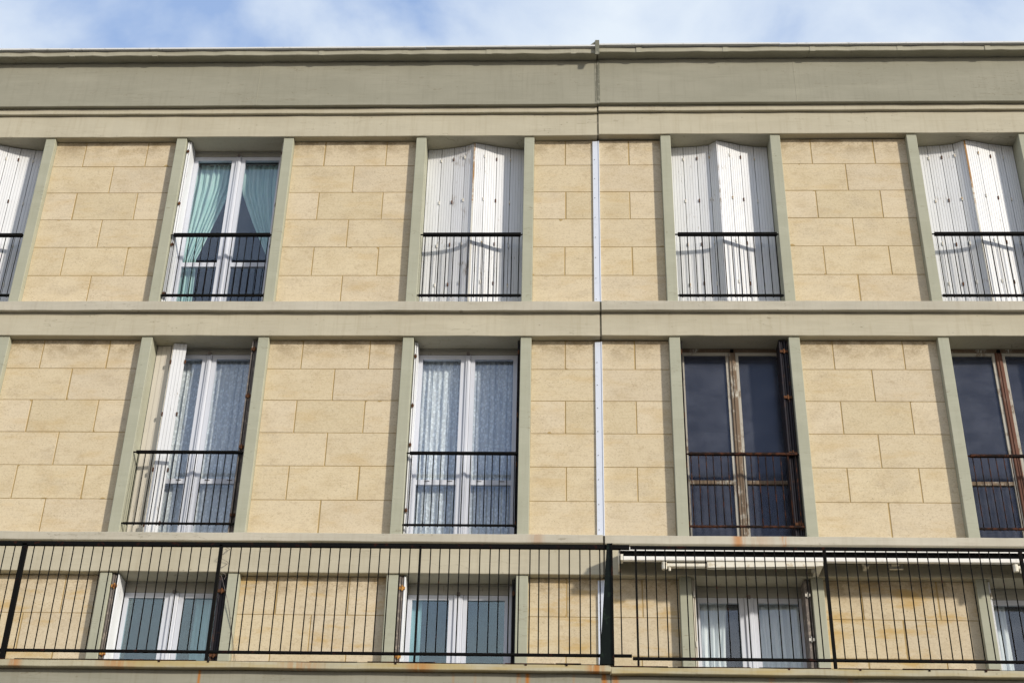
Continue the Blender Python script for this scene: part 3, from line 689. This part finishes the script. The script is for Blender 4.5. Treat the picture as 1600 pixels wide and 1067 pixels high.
# ---------------------------------------------------------------- joint cover strips
for r, lab in ((0, 'long pale blue white cover strip over the wall joint in the upper storey'), (1, 'pale blue white cover strip over the wall joint in the middle storey'), (2, 'pale cover strip over the wall joint hidden behind the balcony divider')):
    zt, zb = ROWS[r]; x0 = 5.372
    t = thing('joint_cover', lab, 'cover strip', (x0+.04, .06, zb), 'pale cover strips over the wall joint')
    m = MB(); m.prism([(x0, .084), (x0, .064), (x0+.064, .060), (x0+.074, .052), (x0+.082, .052), (x0+.084, .084)], 'z', zb+.006, zt-.030); m.build('strip', M['cover'], t)
    z = zb+.12
    while z < zt-.1:
        m = MB(); m.tube([(x0+.022, .0585, z), (x0+.022, .0640, z)], .005, 8); m.build('screw', M['screw'], t); z += .297

# ---------------------------------------------------------------- awning
t = thing('awning', 'rolled up white folding arm awning fixed above the right hand balcony windows', 'awning', (9, -.15, 5.35))
ax1 = 14.0
m = MB(); m.box(5.60, ax1, -.325, -.03, 5.510, 5.522); m.box(5.60, ax1, -.332, -.3255, 5.482, 5.524); m.build('hood', M['awning_white'], t)
m = MB(); m.tube([(5.61, -.17, 5.46), (ax1, -.17, 5.46)], .042, 16); m.box(5.61, ax1, -.272, -.24, 5.44, 5.50); m.prism([(-.30, 5.402), (-.165, 5.415), (-.165, 5.424), (-.30, 5.409)], 'x', 5.612, ax1-.002); m.build('cloth_roll_shade_flap', M['awning_dark'], t)  # sloping flap added so the awning's shadow leaves no lit gap
m = MB(); m.bbox(5.63, ax1, -.345, -.295, 5.371, 5.417, .006); m.build('front_bar', M['awning_white'], t)
m = MB(); m.box(5.586, 5.600, -.30, -.028, 5.36, 5.545); m.box(5.600, 5.629, -.34, -.24, 5.375, 5.44); m.build('end_cap', M['awning_tan'], t)
def arm(x0, x1, xe):
    m = MB(); m.bbox(x0, xe+.02, -.322, -.268, 5.312, 5.352, .008); m.prism([(xe, 5.300), (x1-.03, 5.322), (x1-.03, 5.368), (xe, 5.360)], 'y', -.338, -.27)
    m.tube([(x0+.005, -.31, 5.285), (x0+.005, -.31, 5.362)], .027, 10); m.tube([(x0+.06, -.30, 5.275), (x0+.06, -.30, 5.312)], .013, 8)
    m.box(x1-.05, x1+.012, -.34, -.028, 5.325, 5.366); m.box(x1-.06, x1, -.12, -.0275, 5.367, 5.42)
    m.build('folding_arm', M['awning_tan'], t)
arm(6.05, 7.68, 6.50); arm(9.66, 11.3, 10.1); arm(12.0, 13.6, 12.4)
m = MB()
m.prism([(8.10, 5.50), (8.28, 5.50), (8.20, 5.39), (8.17, 5.39)], 'y', -.16, -.10); m.box(8.16, 8.21, -.10, -.028, 5.39, 5.50)
m.build('bracket', M['awning_tan'], t)
m = MB()
for b in ((8.42, 8.44, 5.37, 5.48), (8.54, 8.56, 5.37, 5.48), (8.44, 8.54, 5.37, 5.39)): m.box(b[0], b[1], -.15, -.12, b[2], b[3])
m.box(8.44, 8.54, -.118, -.028, 5.44, 5.48); m.build('bracket', M['awning_tan'], t)

# ---------------------------------------------------------------- loose wire by the balcony post
t = thing('wire', 'thin loose wire curling beside a balcony post and down the wall', 'wire', (1.40, -.05, 4.4))
pts = []
for i in range(46):
    a = i/45; pts.append((1.375+.035*math.sin(a*15)+.012*math.sin(a*31), -.07+.03*math.cos(a*13), 5.60-.36*a))
m = MB(); m.tube(pts, .003, 5); m.tube([(1.36, -.06, 5.28), (1.46, -.03, 5.0), (1.62, .03, 4.3)], .0025, 5); m.tube([(1.37, -.06, 5.26), (1.49, -.03, 4.9), (1.60, .04, 4.3)], .002, 5)
m.build('strand', M['grey_shutter'], t, True)
